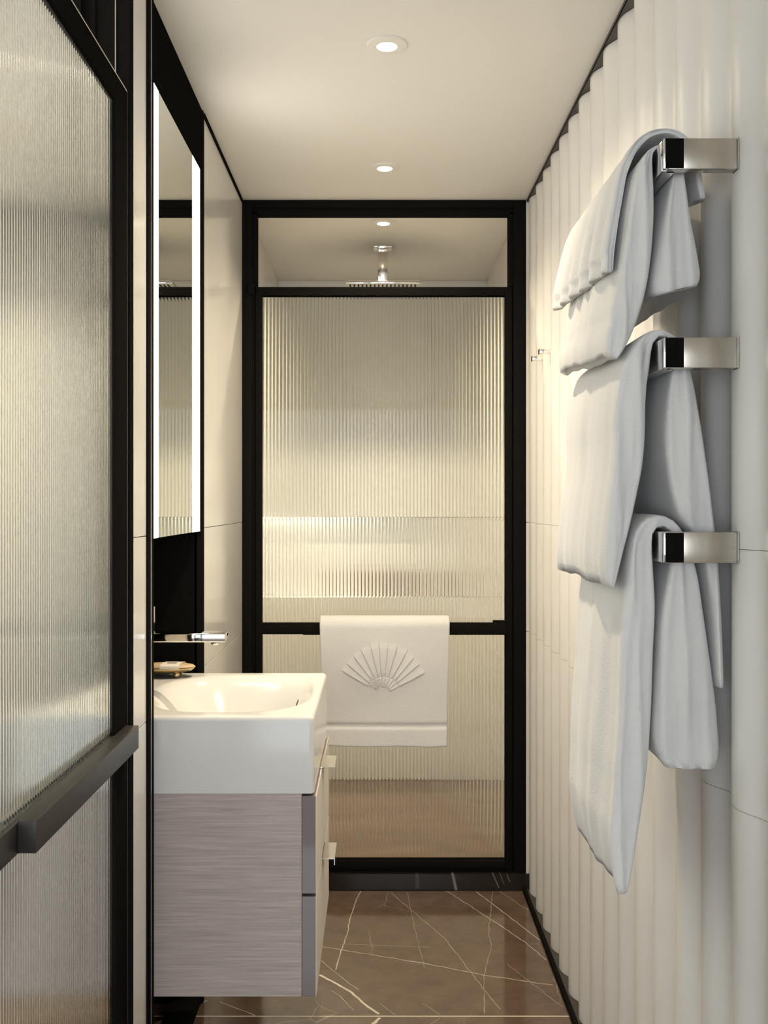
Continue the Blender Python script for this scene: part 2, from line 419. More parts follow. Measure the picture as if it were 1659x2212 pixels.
# ------------------------------------------------------------------ little room behind the left door
struct(box('wall_side_room_far', -2.0, -0.583, 1.98, 2.08, 0, ZC, M_tile))
struct(box('wall_side_room_left', -2.1, -2.0, 0.30, 2.08, 0, ZC, M_tile))
struct(box('wall_side_room_near', -2.0, -0.61, 0.30, 0.40, 0, ZC, M_tile))

# ------------------------------------------------------------------ shower enclosure
struct(box('floor_shower', XL - 0.15, XR + 0.06, YS - 0.03, YB + 0.1, -0.1, 0.03, M_floor2))
wsl = struct(box('wall_shower_left', XL - 0.15, XL - 0.012, YS - 0.028, YB + 0.1, 0.03, ZC, M_grout))
tiles(wsl, XL - 0.012, XL, YS - 0.028, YB, [0.03, ZJ1, ZJ2, ZC])
wsr = struct(box('wall_shower_right', XR + 0.012, XR + 0.18, YS - 0.028, YB + 0.1, 0.03, ZC, M_grout))
tiles(wsr, XR, XR + 0.012, YS - 0.028, YB, [0.03, ZJ1, ZJ2, ZC])
wb = struct(box('wall_shower_back', XL, XR, YB + 0.13, YB + 0.2, 0.03, ZC, M_grout))
NX = 0.20                                  # niche runs from the left wall to here
tiles(wb, XL, XR, YB, YB + 0.13, [0.03, ZJ1])
tiles(wb, NX, XR, YB, YB + 0.13, [ZJ1, ZJ2])
tiles(wb, XL, XR, YB, YB + 0.13, [ZJ2, ZC])
box('niche_back', XL, NX, YB + 0.12, YB + 0.13, ZJ1, ZJ2, M_tile, wb)
led = empty('niche_light')
tag(led, 'warm light strip glowing along the top of the shower niche', 'light strip')
box('diffuser', XL + 0.01, -0.15, YB + 0.085, YB + 0.105, ZJ2 - 0.004, ZJ2 - 0.0025, M_led, led)
box('channel', XL + 0.008, -0.148, YB + 0.083, YB + 0.107, ZJ2 - 0.0025, ZJ2 - 0.0008, M_silver, led)
# bottles in the niche, seen as brown smudges through the reeded glass
for i, (bx, lab) in enumerate(((0.005, 'leftmost of the three brown bottles in the shower niche'), (0.075, 'middle one of the three brown bottles in the shower niche'), (0.145, 'rightmost of the three brown bottles in the shower niche'))):
    b = empty('shampoo_bottle'); tag(b, lab, 'bottle', 'bottles in the shower niche')
    z0 = ZJ1 + 0.001
    lathe('body', [(0, 0), (0.027, 0), (0.028, 0.004), (0.028, 0.10), (0.022, 0.115), (0.012, 0.12), (0.012, 0.128), (0, 0.128)], (bx, YB + 0.065, z0), M_amber, b, 24)
    lathe('cap', [(0.0, 0.128), (0.0135, 0.128), (0.0135, 0.150), (0.0, 0.150)], (bx, YB + 0.065, z0), M_nickel, b, 20)
# shower kerb
kb = struct(box('trim_9', XL + 0.001, XR + 0.05, YS - 0.035, YS + 0.045, 0.0, 0.0565, M_kerb))

sf = empty('shower_frame'); tag(sf, 'black metal frame around the shower opening below the ceiling', 'frame')
def s(px): return pX(px, YS)
def sz(py): return pZ(py, YS)
y0, y1 = YS - 0.028, YS + 0.03
box('post', XL + 0.0005, s(546), y0, y1, 0.057, ZC - 0.001, M_black, sf, 0.0015)
box('post_rebate', s(546), s(556), y0 + 0.014, y1, sz(620), ZC - 0.04, M_black, sf, 0.001)
box('post_stop', s(546), s(552), y0 + 0.014, y1, 0.060, sz(620), M_black, sf, 0.001)
box('post', s(1108), XR + 0.003, y0, y1, 0.057, ZC - 0.001, M_black, sf, 0.0015)
box('post_rebate', s(1098), s(1108), y0 + 0.014, y1, sz(620), ZC - 0.04, M_black, sf, 0.001)
box('post_stop', s(1105.8), s(1108), y0 + 0.014, y1, 0.060, sz(620), M_black, sf, 0.001)
box('head_beam', s(546), s(1108), y0, y1, sz(452), ZC - 0.001, M_black, sf, 0.0015)
box('head_rebate', s(546), s(1108), y0 + 0.014, y1, sz(466), sz(452), M_black, sf, 0.001)
box('sill', s(546), s(1108), y0 + 0.006, y1, 0.057, 0.0595, M_black, sf)

def reeded(name, a0, a1, z0, z1, pitch, depth, base, fixed, axis, sign, m, parent, seg=8):
    """ribbed front face towards the viewer's side, flat back; a runs along the pane"""
    n = max(1, round((a1 - a0) / pitch)); p = (a1 - a0) / n
    fr = []
    for i in range(n):
        for k in range(seg):
            t = k / seg; fr.append((a0 + (i + t) * p, base + depth * math.sqrt(max(0, 1 - (2*t - 1)**2)) ** 1.3))
    fr.append((a1, base))
    v, f = [], []
    def P(a, dd, z):
        return (fixed + sign * dd, a, z) if axis == 'y' else (a, fixed + sign * dd, z)
    for a, dd in fr: v += [P(a, dd, z0), P(a, dd, z1), P(a, 0, z0), P(a, 0, z1)]
    q = len(fr)
    for i in range(q - 1):
        a, b = 4*i, 4*(i+1)
        f += [(a, b, b+1, a+1), (a+2, a+3, b+3, b+2), (a, a+2, b+2, b), (a+1, b+1, b+3, a+3)]
    e = 4 * (q - 1)
    f += [(0, 1, 3, 2), (e, e+2, e+3, e+1)]
    me = bpy.data.meshes.new(name); me.from_pydata(v, [], f)
    bm = bmesh.new(); bm.from_mesh(me); bmesh.ops.recalc_face_normals(bm, faces=bm.faces); bm.to_mesh(me); bm.free()
    me.polygons.foreach_set('use_smooth', [True] * len(me.polygons))
    try: me.set_sharp_from_angle(angle=R(48))
    except Exception: pass
    return link(name, me, m, parent)

sd = empty('shower_door'); tag(sd, 'black framed shower door of reeded glass with a crossbar', 'door')
dy0, dy1 = YS - 0.018, YS + 0.022
box('stile', s(553), s(567), dy0, dy1, sz(1878), sz(622), M_black, sd, 0.0015)
box('stile', s(1090), s(1105), dy0, dy1, sz(1878), sz(622), M_black, sd, 0.0015)
box('top_rail', s(567), s(1090), dy0, dy1, sz(640), sz(622), M_black, sd, 0.0015)
box('bottom_rail', s(567), s(1090), dy0, dy1, sz(1878), sz(1856), M_black, sd, 0.0015)
box('drip_seal', s(567), s(1090), dy0 - 0.006, dy0, sz(1872), sz(1866), M_blackg, sd, 0.001)
box('cross_rail', s(567), s(1090), dy0, dy1 - 0.01, sz(1369), sz(1345), M_black, sd, 0.0015)
reeded('reeded_pane', s(566), s(1091), sz(1857), sz(639), 0.0124, 0.0022, 0.004, YS + 0.012, 'x', -1, M_glass, sd)
box('hinge', s(539), s(551), y0 - 0.010, y0 - 0.0005, sz(640), sz(618), M_black, sd, 0.002)
hb = box('handle_bar', pX(655, 3.505), pX(1092, 3.505), 3.493, 3.515, pZ(1371, 3.5), pZ(1346, 3.5), M_black, sd, 0.0015)
box('standoff', pX(657, 3.505), pX(672, 3.505), 3.515, dy0, pZ(1366, 3.5), pZ(1351, 3.5), M_black, hb, 0.001)
box('standoff', pX(1070, 3.505), pX(1085, 3.505), 3.515, dy0, pZ(1366, 3.5), pZ(1351, 3.5), M_black, hb, 0.001)
box('latch', s(1063), s(1090), dy0 - 0.012, dy0, sz(1344), sz(1338), M_black, sd, 0.001)

# overhead shower
sh = empty('overhead_shower'); tag(sh, 'square chrome rain shower head hanging from the shower ceiling', 'shower head')
hx, hy = 0.022, 4.19
box('ceiling_flange', hx - 0.038, hx + 0.038, hy - 0.035, hy + 0.035, ZC - 0.010, ZC, M_chrome, sh, 0.002)
box('drop_pipe', hx - 0.020, hx + 0.020, hy - 0.012, hy + 0.012, 2.243, ZC - 0.010, M_nickel, sh, 0.002)
lathe('swivel', [(0, 0), (0.020, 0), (0.022, 0.004), (0.022, 0.012), (0.014, 0.018), (0, 0.018)], (hx, hy, 2.2275), M_chrome, sh, 24)
hp = box('head_plate', hx - 0.150, hx + 0.150, hy - 0.15, hy + 0.15, 2.2145, 2.2280, M_chrome, sh, 0.003)
nz = bmesh.new()
for i in range(17):
    for j in range(17):
        cx, cy = hx - 0.13 + 0.26 * i / 16, hy - 0.13 + 0.26 * j / 16
        box_bm(nz, cx - 0.003, cx + 0.003, cy - 0.003, cy + 0.003, 2.2105, 2.2148)
tag(bm_obj('nozzles', nz, M_noz, sh), kind='stuff')

# ------------------------------------------------------------------ ceiling downlights
def downlight(x, y, power, label):
    o = empty('downlight'); tag(o, label, 'downlight', 'recessed ceiling downlights')
    lathe('bezel', [(0.0228, -0.001), (0.0236, -0.0055), (0.030, -0.007), (0.0455, -0.0035), (0.0475, -0.0008), (0.0475, 0.0)], (x, y, ZC - 0.0002), M_ring, o, 48)
    lathe('lens', [(0.0, -0.0030), (0.0232, -0.0030)], (x, y, ZC - 0.0002), M_lamp, o, 32)
    spot('beam', (x, y, ZC - 0.012), power, 140, 1.0, 0.022, WARM, o)
downlight(pX(836, 2.34), 2.345, 58, 'largest and nearest round downlight in the bathroom ceiling')
downlight(pX(831, 3.20), 3.200, 32, 'second round downlight, in the ceiling just before the shower beam')
downlight(pX(828, 3.83), 3.830, 84, 'smallest round downlight, inside the shower above the rain head')

# ------------------------------------------------------------------ left glazed door
ed = empty('glazed_door'); tag(ed, 'black framed door of reeded glass standing at the left', 'door')
xf, xb = -0.475, -0.515
dz1 = 2.124
box('stile', xb, xf, 1.850, 1.935, 0.008, dz1, M_black, ed, 0.0015)
box('stile', xb, xf, YD0, YD0 + 0.085, 0.008, dz1, M_black, ed, 0.0015)
box('top_rail', xb, xf, YD0 + 0.085, 1.850, 2.077, dz1, M_black, ed, 0.0015)
box('bottom_rail', xb, xf, YD0 + 0.085, 1.850, 0.008, 0.09, M_black, ed, 0.0015)
box('cross_rail', xb + 0.004, xf, YD0 + 0.085, 1.850, 0.880, 0.922, M_gun, ed, 0.0015)
tr = box('edge_strip', xf - 0.001, xf + 0.0012, YD0, 1.9355, dz1 - 0.0015, dz1 + 0.0012, M_silver, ed)  # silver strips stand in for the thin highlights along the door edges
box('edge_strip', xf - 0.001, xf + 0.0012, 1.934, 1.9358, 0.008, dz1, M_silver, ed)
reeded('reeded_pane', YD0 + 0.083, 1.852, 0.088, 2.079, 0.0100, 0.0026, 0.004, -0.4868, 'y', 1, M_glass2, ed)
hd = box('handle_bar', -0.4745, -0.450, 1.343, 1.922, 0.882, 0.925, M_gun, ed, 0.001)

# ------------------------------------------------------------------ mirror cabinet with light strips
mc = empty('mirror_cabinet'); tag(mc, 'tall recessed mirror with glowing light strips down both sides', 'mirror')
mz0, mz1 = 1.269, 2.231
box('case', XN, XL - 0.006, YP + 0.002, 2.733, mz0, mz1, M_black, mc)
box('mirror', XL - 0.006, XL, 2.190, 2.592, mz0 + 0.001, mz1 - 0.001, M_mirror, mc)
box('light_strip', XL - 0.006, XL, YP + 0.003, 2.1895, mz0 + 0.001, mz1 - 0.001, M_strip, mc)
box('light_strip', XL - 0.006, XL, 2.5935, 2.702, mz0 + 0.001, mz1 - 0.001, M_strip, mc)
box('edge_panel', XL - 0.006, XL, 2.7025, 2.733, mz0, mz1, M_blackg, mc)

# ------------------------------------------------------------------ washbasin
def basin():
    x0, x1, y0, y1, zt, zb = -0.603, -0.133, YP + 0.001, 2.69, 0.897, 0.7352
    r = 0.011
    def lines(a, b, n):
        e = [0, 0.0008, 0.0022, 0.0042, 0.0072, r]
        return [a + t for t in e] + [a + r + (b - a - 2*r) * i / n for i in range(1, n)] + [b - t for t in reversed(e)]
    xs, ys = lines(x0, x1, 60), lines(y0, y1, 70)
    cx, cy, a, b = -0.335, 2.412, 0.200, 0.238
    def H(x, y):
        ex = max(0, r - min(x - x0, x1 - x)); ey = max(0, r - min(y - y0, y1 - y))
        e = min(r, math.hypot(ex, ey)); z = zt - (r - math.sqrt(max(0, r*r - e*e)))
        dx = (x - cx) / (a if x < cx else a * 0.96); dy = (y - cy) / b
        rho = (abs(dx) ** 2.6 + abs(dy) ** 2.6) ** (1 / 2.6)
        if rho < 1:
            t = min(1, (1 - rho) / 0.62); z -= 0.105 * (t*t*(3 - 2*t)) ** 0.9 
        return z
    v, f = [], []
    nx, ny = len(xs), len(ys)
    def plan(x, y):
        # round the vertical corners
        dx = (x0 + r - x) if x < x0 + r else ((x - (x1 - r)) if x > x1 - r else 0)
        dy = (y0 + r - y) if y < y0 + r else ((y - (y1 - r)) if y > y1 - r else 0)
        if dx > 0 and dy > 0:
            k = max(dx, dy) / math.hypot(dx, dy)
            nxx = (x0 + r - dx*k) if x < x0 + r else (x1 - r + dx*k)
            nyy = (y0 + r - dy*k) if y < y0 + r else (y1 - r + dy*k)
            return nxx, nyy
        return x, y
    for y in ys:
        for x in xs:
            X, Y = plan(x, y); v.append((X, Y, H(X, Y)))
    for j in range(ny - 1):
        for i in range(nx - 1):
            f.append((j*nx+i, j*nx+i+1, (j+1)*nx+i+1, (j+1)*nx+i))
    ring = [i for i in range(nx)] + [j*nx + nx-1 for j in range(1, ny)] + [(ny-1)*nx + i for i in range(nx-2, -1, -1)] + [j*nx for j in range(ny-2, 0, -1)]
    k = len(v)
    for i in ring: v.append((v[i][0], v[i][1], zb))
    q = len(ring)
    for i in range(q): f.append((ring[i], k+i, k+(i+1)%q, ring[(i+1)%q]))
    f.append([k+i for i in range(q)])
    root = empty('washbasin'); tag(root, 'white rectangular ceramic washbasin on the taupe cabinet', 'washbasin')
    o = pyd('bowl', v, f, M_ceramic, root, True)
    o.data.polygons[-1].use_smooth = False
    try: o.data.set_sharp_from_angle(angle=R(60))
    except Exception: pass
    # drain and overflow
    zd = H(cx, cy) 
    lathe('drain', [(0, 0.0), (0.030, 0.0), (0.032, 0.002), (0.026, 0.004), (0.010, 0.003), (0, 0.003)], (cx - 0.02, cy, zd - 0.0005), M_chrome, root, 28)
    box('overflow_slot', -0.1905, -0.1890, 2.385, 2.445, 0.868, 0.874, M_ink, root, 0.0005, 1)
basin()

# ------------------------------------------------------------------ vanity cabinet
vc = empty('vanity_cabinet'); tag(vc, 'wall hung taupe wood vanity cabinet with two drawers', 'cabinet')
box('body', -0.603, -0.1585, YP + 0.004, 2.69, 0.308, 0.735, M_wood, vc, 0.0008, 1)
for z0, z1 in ((0.5245, 0.7295), (0.3085, 0.5185)):
    d = box('drawer', -0.1578, -0.1295, YP + 0.003, 2.69, z0, z1, M_lacq, vc, 0.0008, 1)
    tag(box('front_skin', -0.1294, -0.128, YP + 0.0035, 2.69, z0 + 0.0005, z1 - 0.0005, M_cream, d), 'cream lacquered drawer face')
    bm = bmesh.new()
    zt = z1 + 0.0028
    prof = [(-0.140, zt), (-0.0985, zt), (-0.0985, zt - 0.016), (-0.1003, zt - 0.016), (-0.1003, zt - 0.0022), (-0.140, zt - 0.0022)]
    va = [bm.verts.new((x, 2.360, z)) for x, z in prof]; vb = [bm.verts.new((x, 2.470, z)) for x, z in prof]
    bm.faces.new(va); bm.faces.new(list(reversed(vb)))
    for i in range(6): bm.faces.new((va[i], va[(i+1)%6], vb[(i+1)%6], vb[i]))
    tag(bm_obj('handle', bm, M_nickel, d), 'bent nickel drawer pull')

# ------------------------------------------------------------------ faucet
fc = empty('basin_faucet'); tag(fc, 'slim chrome faucet reaching over the basin', 'faucet')
fy = 2.405
box('body', -0.590, -0.550, fy - 0.02, fy + 0.02, 0.8972, 1.062, M_chrome, fc, 0.003)
sp = box('spout', -0.555, pX(490, fy), fy - 0.0225, fy + 0.0225, pZ(1385, fy), pZ(1366, fy), M_chrome, fc, 0.0028, 3)
lathe('aerator', [(0.0, -0.008), (0.0105, -0.008), (0.011, -0.007), (0.011, 0.0), (0.0, 0.0)], (pX(466, fy), fy, pZ(1385, fy)), M_chrome, sp, 24)
box('lever', -0.5345, pX(332.5, fy), fy - 0.012, fy + 0.012, pZ(1366, fy), pZ(1310, fy), M_chrome, fc, 0.0008, 1)

# ------------------------------------------------------------------ soap dish and soap
sdsh = empty('soap_dish'); tag(sdsh, 'oval brass soap dish on ball feet at the back of the basin', 'soap dish')
sy = 2.625
zc0 = 0.897
def oval(prof, c, sx, sy_, m, name, parent, n=40):
    o = lathe(name, prof, (0, 0, 0), m, parent, n)
    for vv in o.data.vertices: vv.co = Vector((c[0] + vv.co.x * sx, c[1] + vv.co.y * sy_, c[2] + vv.co.z))
    return o
dxc = pX(358, sy)
oval([(0.0, 0.0), (0.045, 0.001), (0.064, 0.006), (0.072, 0.0125), (0.0725, 0.0145), (0.070, 0.0135), (0.062, 0.0085), (0.045, 0.0040), (0.0, 0.003)], (dxc, sy, zc0 + 0.011), 1.05, 0.62, M_brass, 'dish', sdsh)
for ax, ay in ((-0.040, -0.022), (0.032, -0.022), (-0.040, 0.022), (0.032, 0.022)):
    lathe('ball_foot', [(0.0085 * math.sin(math.pi * i / 10), -0.0085 * math.cos(math.pi * i / 10)) for i in range(11)], (dxc + ax, sy + ay, zc0 + 0.0086), M_brass, sdsh, 16)
sp_ = empty('soap'); tag(sp_, 'flat oval soap with a cream paper band in the brass dish', 'soap')
oval([(0.0, 0.0), (0.050, 0.0), (0.062, 0.005), (0.065, 0.010), (0.060, 0.0145), (0.045, 0.0175), (0.0, 0.0185)], (dxc + 0.004, sy, zc0 + 0.0165), 1.12, 0.50, M_kraft, 'bar', sp_)
# paper band wrapped round the soap
v, f = [], []
bxa, bxb = dxc - 0.006, dxc + 0.044
ring = [(-0.034, 0.0075), (-0.031, 0.0145), (-0.022, 0.0185), (0, 0.0198), (0.022, 0.0185), (0.031, 0.0145), (0.034, 0.0075), (0.028, -0.0005), (-0.028, -0.0005)]
for x in (bxa, bxb):
    for a, b in ring: v.append((x + 0.10 * a, sy + a, zc0 + 0.0170 + b))
n = len(ring)
for i in range(n): f.append((i, (i+1) % n, n + (i+1) % n, n + i))
pb = pyd('paper_band', v, f, M_paper, sp_)
md = pb.modifiers.new('thick', 'SOLIDIFY'); md.thickness = 0.0006; md.offset = 1
tag(box('print', bxa + 0.012, bxa + 0.036, sy - 0.012, sy - 0.004, zc0 + 0.0366, zc0 + 0.0370, M_ink, sp_), 'small dark print on the paper band')

# ------------------------------------------------------------------ robe hooks
for px, py, d, lab in ((1183, 756, 3.135, 'robe hook on the fluted wall, the nearer and higher one'), (1166, 771, 3.275, 'robe hook on the fluted wall, the farther one beside the shower frame')):
    h = empty('robe_hook'); tag(h, lab, 'hook', 'robe hooks')
    xw = wave(d); zt = pZ(py, d)
    box('plate', xw - 0.010, xw + 0.004, d - 0.016, d + 0.016, pZ(py + 30, d), zt, M_nickel, h, 0.001)
    box('prong', xw - 0.044, xw - 0.009, d - 0.016, d + 0.016, pZ(py + 8, d), zt, M_chrome, h, 0.001)
    box('lip', xw - 0.0475, xw - 0.0435, d - 0.016, d + 0.016, pZ(py + 9, d), zt + 0.003, M_nickel, h, 0.001)

# ------------------------------------------------------------------ towel rails
BX0, BX1 = 0.416, 0.4365
def rail(zt, lab):
    zb = zt - 0.045
    o = empty('towel_rail'); tag(o, lab, 'towel rail', 'towel rails on the fluted wall')
    box('bar', BX0, BX1, 1.4885, 2.07, zb, zt, M_chrome, o, 0.0015)
    box('arm', BX1 - 0.014, 0.5224, 1.4775, 1.497, zb, zt, M_steel, o, 0.0015)
    box('arm', BX1, 0.535, 2.05, 2.07, zb, zt, M_steel, o, 0.0015)
    box('end_cap', BX0, BX1 - 0.0145, 1.4775, 1.4883, zb + 0.0005, zt - 0.0005, M_chrome, o, 0.001)
    c = box('black_insert', BX0 + 0.002, BX0 + 0.0285, 1.4765, 1.4776, zb + 0.001, zt - 0.001, M_blackg, o)  # thin black plate laid over the near end face
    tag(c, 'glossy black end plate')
    box('wall_plate', 0.5225, 0.5250, 1.4765, 1.4985, zb - 0.0006, zt + 0.0006, M_steel, o, 0.0005, 1)
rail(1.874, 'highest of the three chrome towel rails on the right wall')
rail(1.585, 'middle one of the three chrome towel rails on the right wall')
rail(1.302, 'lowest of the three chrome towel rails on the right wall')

# ------------------------------------------------------------------ draped towels: solid folded cloth over a bar
def cr(P, n):
    """Catmull-Rom resample of a polyline at n points by arc length"""
    Q = [P[0]] + list(P) + [P[-1]]
    out = []
    for i in range(1, len(Q) - 2):
        for k in range(12):
            t = k / 12; p0, p1, p2, p3 = Q[i-1], Q[i], Q[i+1], Q[i+2]
            out.append(tuple(0.5 * (2*b + (c - a)*t + (2*a - 5*b + 4*c - d)*t*t + (3*b - a - 3*c + d)*t**3) for a, b, c, d in zip(p0, p1, p2, p3)))
    out.append(tuple(P[-1]))
    s_ = [0]
    for a, b in zip(out[:-1], out[1:]): s_.append(s_[-1] + math.dist(a, b))
    res, j = [], 0
    for i in range(n):
        t = s_[-1] * i / (n - 1)
        while j < len(out) - 2 and s_[j+1] < t: j += 1
        u = (t - s_[j]) / max(1e-9, s_[j+1] - s_[j])
        res.append(tuple(a + (b - a) * u for a, b in zip(out[j], out[j+1])))
    return res
def drape(name, outer, inner, dn, df, d_far_fn=None, bands=(), fold=0.006, seed=0, ns=56, nv=74, near_round=0.030, pleat=0.0, hem=0.008, hem_up=0.022, crease=0.010):
    """outer / inner: matching px outlines at depth dn, front hem over the bar to back hem"""
    O = cr([(pX(x, dn), pZ(y, dn)) for x, y in outer], nv); I = cr([(pX(x, dn), pZ(y, dn)) for x, y in inner], nv)
    itop = max(range(nv), key=lambda i: O[i][1])
    ztop = O[itop][1]
    M = nv + nv
    v, f = [], []
    KS = [0.03, 0.16, 0.30, 0.44, 0.58, 0.70, 0.80, 0.88, 0.94, 0.98, 1.0]
    def cap(k): return near_round * (1 - max(0, 1 - k ** 2.2) ** (1 / 2.2))
    stations = [(dn + cap(k), k) for k in KS]
    nm = ns - 2 * len(KS) + 1
    for i_ in range(1, nm): stations.append((dn + near_round + (df - dn - 2 * near_round) * i_ / nm, 1.0))
    stations += [(df - cap(k), k) for k in reversed(KS)]
    ns = len(stations) - 1
    for (y, k) in stations:
        t = (y - dn) / (df - dn)
        row_o, row_i = [], []
        for i in range(nv):
            ox, oz = O[i]; ix, iz = I[i]
            if d_far_fn: ox, oz, ix, iz = d_far_fn(t, i / (nv - 1), ox, oz, ix, iz)
            cx, cz = (ox + ix) / 2, (oz + iz) / 2
            hang = min(1, max(0, (ztop - oz) / 0.12))
            q = noise.noise(Vector((seed * 7.3 + y * 9.0, i / nv * 2.0, seed))) * fold * hang
            q += noise.noise(Vector((seed * 3.1 + y * 26.0, i / nv * 3.2, seed + 5))) * fold * 0.5 * hang
            if pleat: q += pleat * (abs(math.sin((y - dn) * math.pi / 0.085 + 0.5 + i * 0.004)) - .5) * (0.35 + 0.65 * hang)
            for (ba, bb) in bands:
                if ba <= i / (nv - 1) <= bb: q -= 0.0018
            sgn = -1 if i < itop else 1
            e = min(i, nv - 1 - i)
            kk = k * (1.0 if e > 2 else (0.80, 0.93, 0.98)[e])
            zj = (noise.noise(Vector((y * 14, seed + 2.2, 0.3))) * 0.006) * (1 if e < 6 else 0) 
            def yd(X, Z):
                h_ = 0.010 * noise.noise(Vector((X * 48 + seed * 9, Z * 5, seed))) + 0.004 * noise.noise(Vector((X * 120, Z * 9 + seed, 2.0)))
                h_ += crease * (abs(math.sin(X * math.pi / 0.034 + Z * 3.0 + seed * 1.7)) - 0.6)
                return y + (0.011 + h_) * min(1, (1 - k) * 1.6) * (1 if t < .5 else -1)
            row_o.append((cx + (ox - cx) * kk + sgn * q * k, yd(cx + (ox - cx) * kk, oz), cz + (oz - cz) * kk + zj))
            row_i.append((cx + (ix - cx) * kk, yd(cx + (ix - cx) * kk, oz), cz + (iz - cz) * kk + zj))
        v += row_o + list(reversed(row_i))
    for sidx in range(ns):
        a, b = sidx * M, (sidx + 1) * M
        for i in range(M):
            j = (i + 1) % M
            f.append((a + i, a + j, b + j, b + i))
    for base in (0, ns * M):
        for i in range(nv - 1):
            f.append((base + i, base + i + 1, base + M - 2 - i, base + M - 1 - i))
    me = bpy.data.meshes.new(name); me.from_pydata(v, [], f)
    bm = bmesh.new(); bm.from_mesh(me); bmesh.ops.recalc_face_normals(bm, faces=bm.faces); bm.faces.ensure_lookup_table()
    # open the folded hems: hollow them a little way up
    for fs in [[bm.faces[sidx * M + col] for sidx in range(len(KS), ns - len(KS))] for col in (nv - 1, M - 1)]:
        bmesh.ops.inset_region(bm, faces=fs, thickness=hem, use_even_offset=True)
        vs = set(v_ for f_ in fs for v_ in f_.verts)
        for v_ in vs: v_.co.z += hem_up
    bm.to_mesh(me); bm.free()
    for p in me.polygons: p.use_smooth = True
    return link(name, me, M_terry)

DN = 1.503
# towel over the lowest rail
o = drape('bath_towel',
    [(1336,1936),(1326,1860),(1322,1780),(1330,1650),(1338,1520),(1344,1400),(1352,1300),(1362,1220),(1374,1160),(1392,1128),(1420,1112),(1452,1118),(1478,1140),(1498,1180),(1516,1240),(1528,1320),(1543,1420),(1558,1520),(1566,1600),(1572,1662)],
    [(1366,1932),(1380,1850),(1394,1760),(1408,1660),(1416,1540),(1420,1420),(1424,1320),(1420,1240),(1417,1190),(1416,1156),(1426,1141),(1446,1141),(1457,1156),(1459,1200),(1448,1260),(1436,1330),(1430,1420),(1424,1520),(1421,1600),(1432,1664)],
    DN, 1.84, seed=1, bands=((0.10, 0.17),), fold=0.010)
tag(o, 'long white bath towel hanging lowest, over the lowest rail', 'towel', 'white towels on the rails')
# towel over the middle rail
o = drape('bath_towel',
    [(1312,1268),(1308,1220),(1312,1140),(1320,1060),(1326,980),(1328,900),(1332,840),(1344,785),(1362,745),(1388,718),(1420,707),(1450,716),(1472,735),(1494,770),(1512,830),(1528,910),(1542,1010),(1554,1120),(1562,1220),(1567,1330),(1571,1490)],
    [(1334,1274),(1350,1210),(1368,1140),(1386,1060),(1397,1000),(1402,940),(1403,880),(1406,830),(1412,790),(1416,752),(1424,727),(1446,726),(1457,740),(1459,790),(1450,850),(1444,930),(1450,1010),(1474,1110),(1520,1180),(1543,1300),(1557,1490)],
    DN, 1.965, seed=2, bands=((0.155, 0.235),), fold=0.009,
    d_far_fn=lambda t, u, ox, oz, ix, iz: (ox + (0.006 if u < .5 else 0), oz, ix, iz))
tag(o, 'white bath towel over the middle rail, between the two others', 'towel', 'white towels on the rails')
# towel over the highest rail, with a smaller folded one laid over it
o = drape('hand_towel',
    [(1318,764),(1316,725),(1326,660),(1338,600),(1348,540),(1358,470),(1370,400),(1384,350),(1404,318),(1428,305),(1450,308),(1468,322),(1484,350),(1494,400),(1504,470),(1517,540),(1529,606)],
    [(1342,774),(1372,720),(1394,660),(1408,600),(1416,540),(1421,470),(1421,410),(1419,365),(1417,330),(1424,306+8),(1446,306+8),(1457,322),(1459,365),(1449,420),(1437,480),(1424,560),(1412,634)],
    DN, 1.955, seed=3, bands=((0.08, 0.12),), fold=0.008,
    d_far_fn=lambda t, u, ox, oz, ix, iz: (ox, oz + 0.030 * t * (1 - min(1, u / .4)), ix, iz + 0.030 * t * (1 - min(1, u / .4))))
tag(o, 'white hand towel over the highest rail, reaching lower than the pleated one', 'towel', 'white towels on the rails')
o = drape('face_towel',
    [(1332,600),(1330,560),(1338,500),(1348,440),(1359,385),(1373,335),(1395,303),(1424,288),(1455,290),(1478,306),(1496,340),(1506,400),(1512,440)],
    [(1342,598),(1344,560),(1352,500),(1362,440),(1372,385),(1384,340),(1403,312),(1427,299),(1452,301),(1470,316),(1487,348),(1497,402),(1503,440)],
    1.535, 2.02, seed=4, bands=((0.03, 0.07),), fold=0.004, pleat=0.015, near_round=0.012, hem=0.0015, hem_up=0.004, crease=0.0,
    d_far_fn=lambda t, u, ox, oz, ix, iz: (ox + (-.010 + .017 * min(1, max(0, (u - .42) / .34))), oz + 0.010 + 0.030 * t * (1 - min(1, u / .4)), ix + (-.010 + .017 * min(1, max(0, (u - .42) / .34))), iz + 0.010 + 0.030 * t * (1 - min(1, u / .4))))
tag(o, 'small pleated white towel folded over the topmost towel on the highest rail', 'towel', 'white towels on the rails')

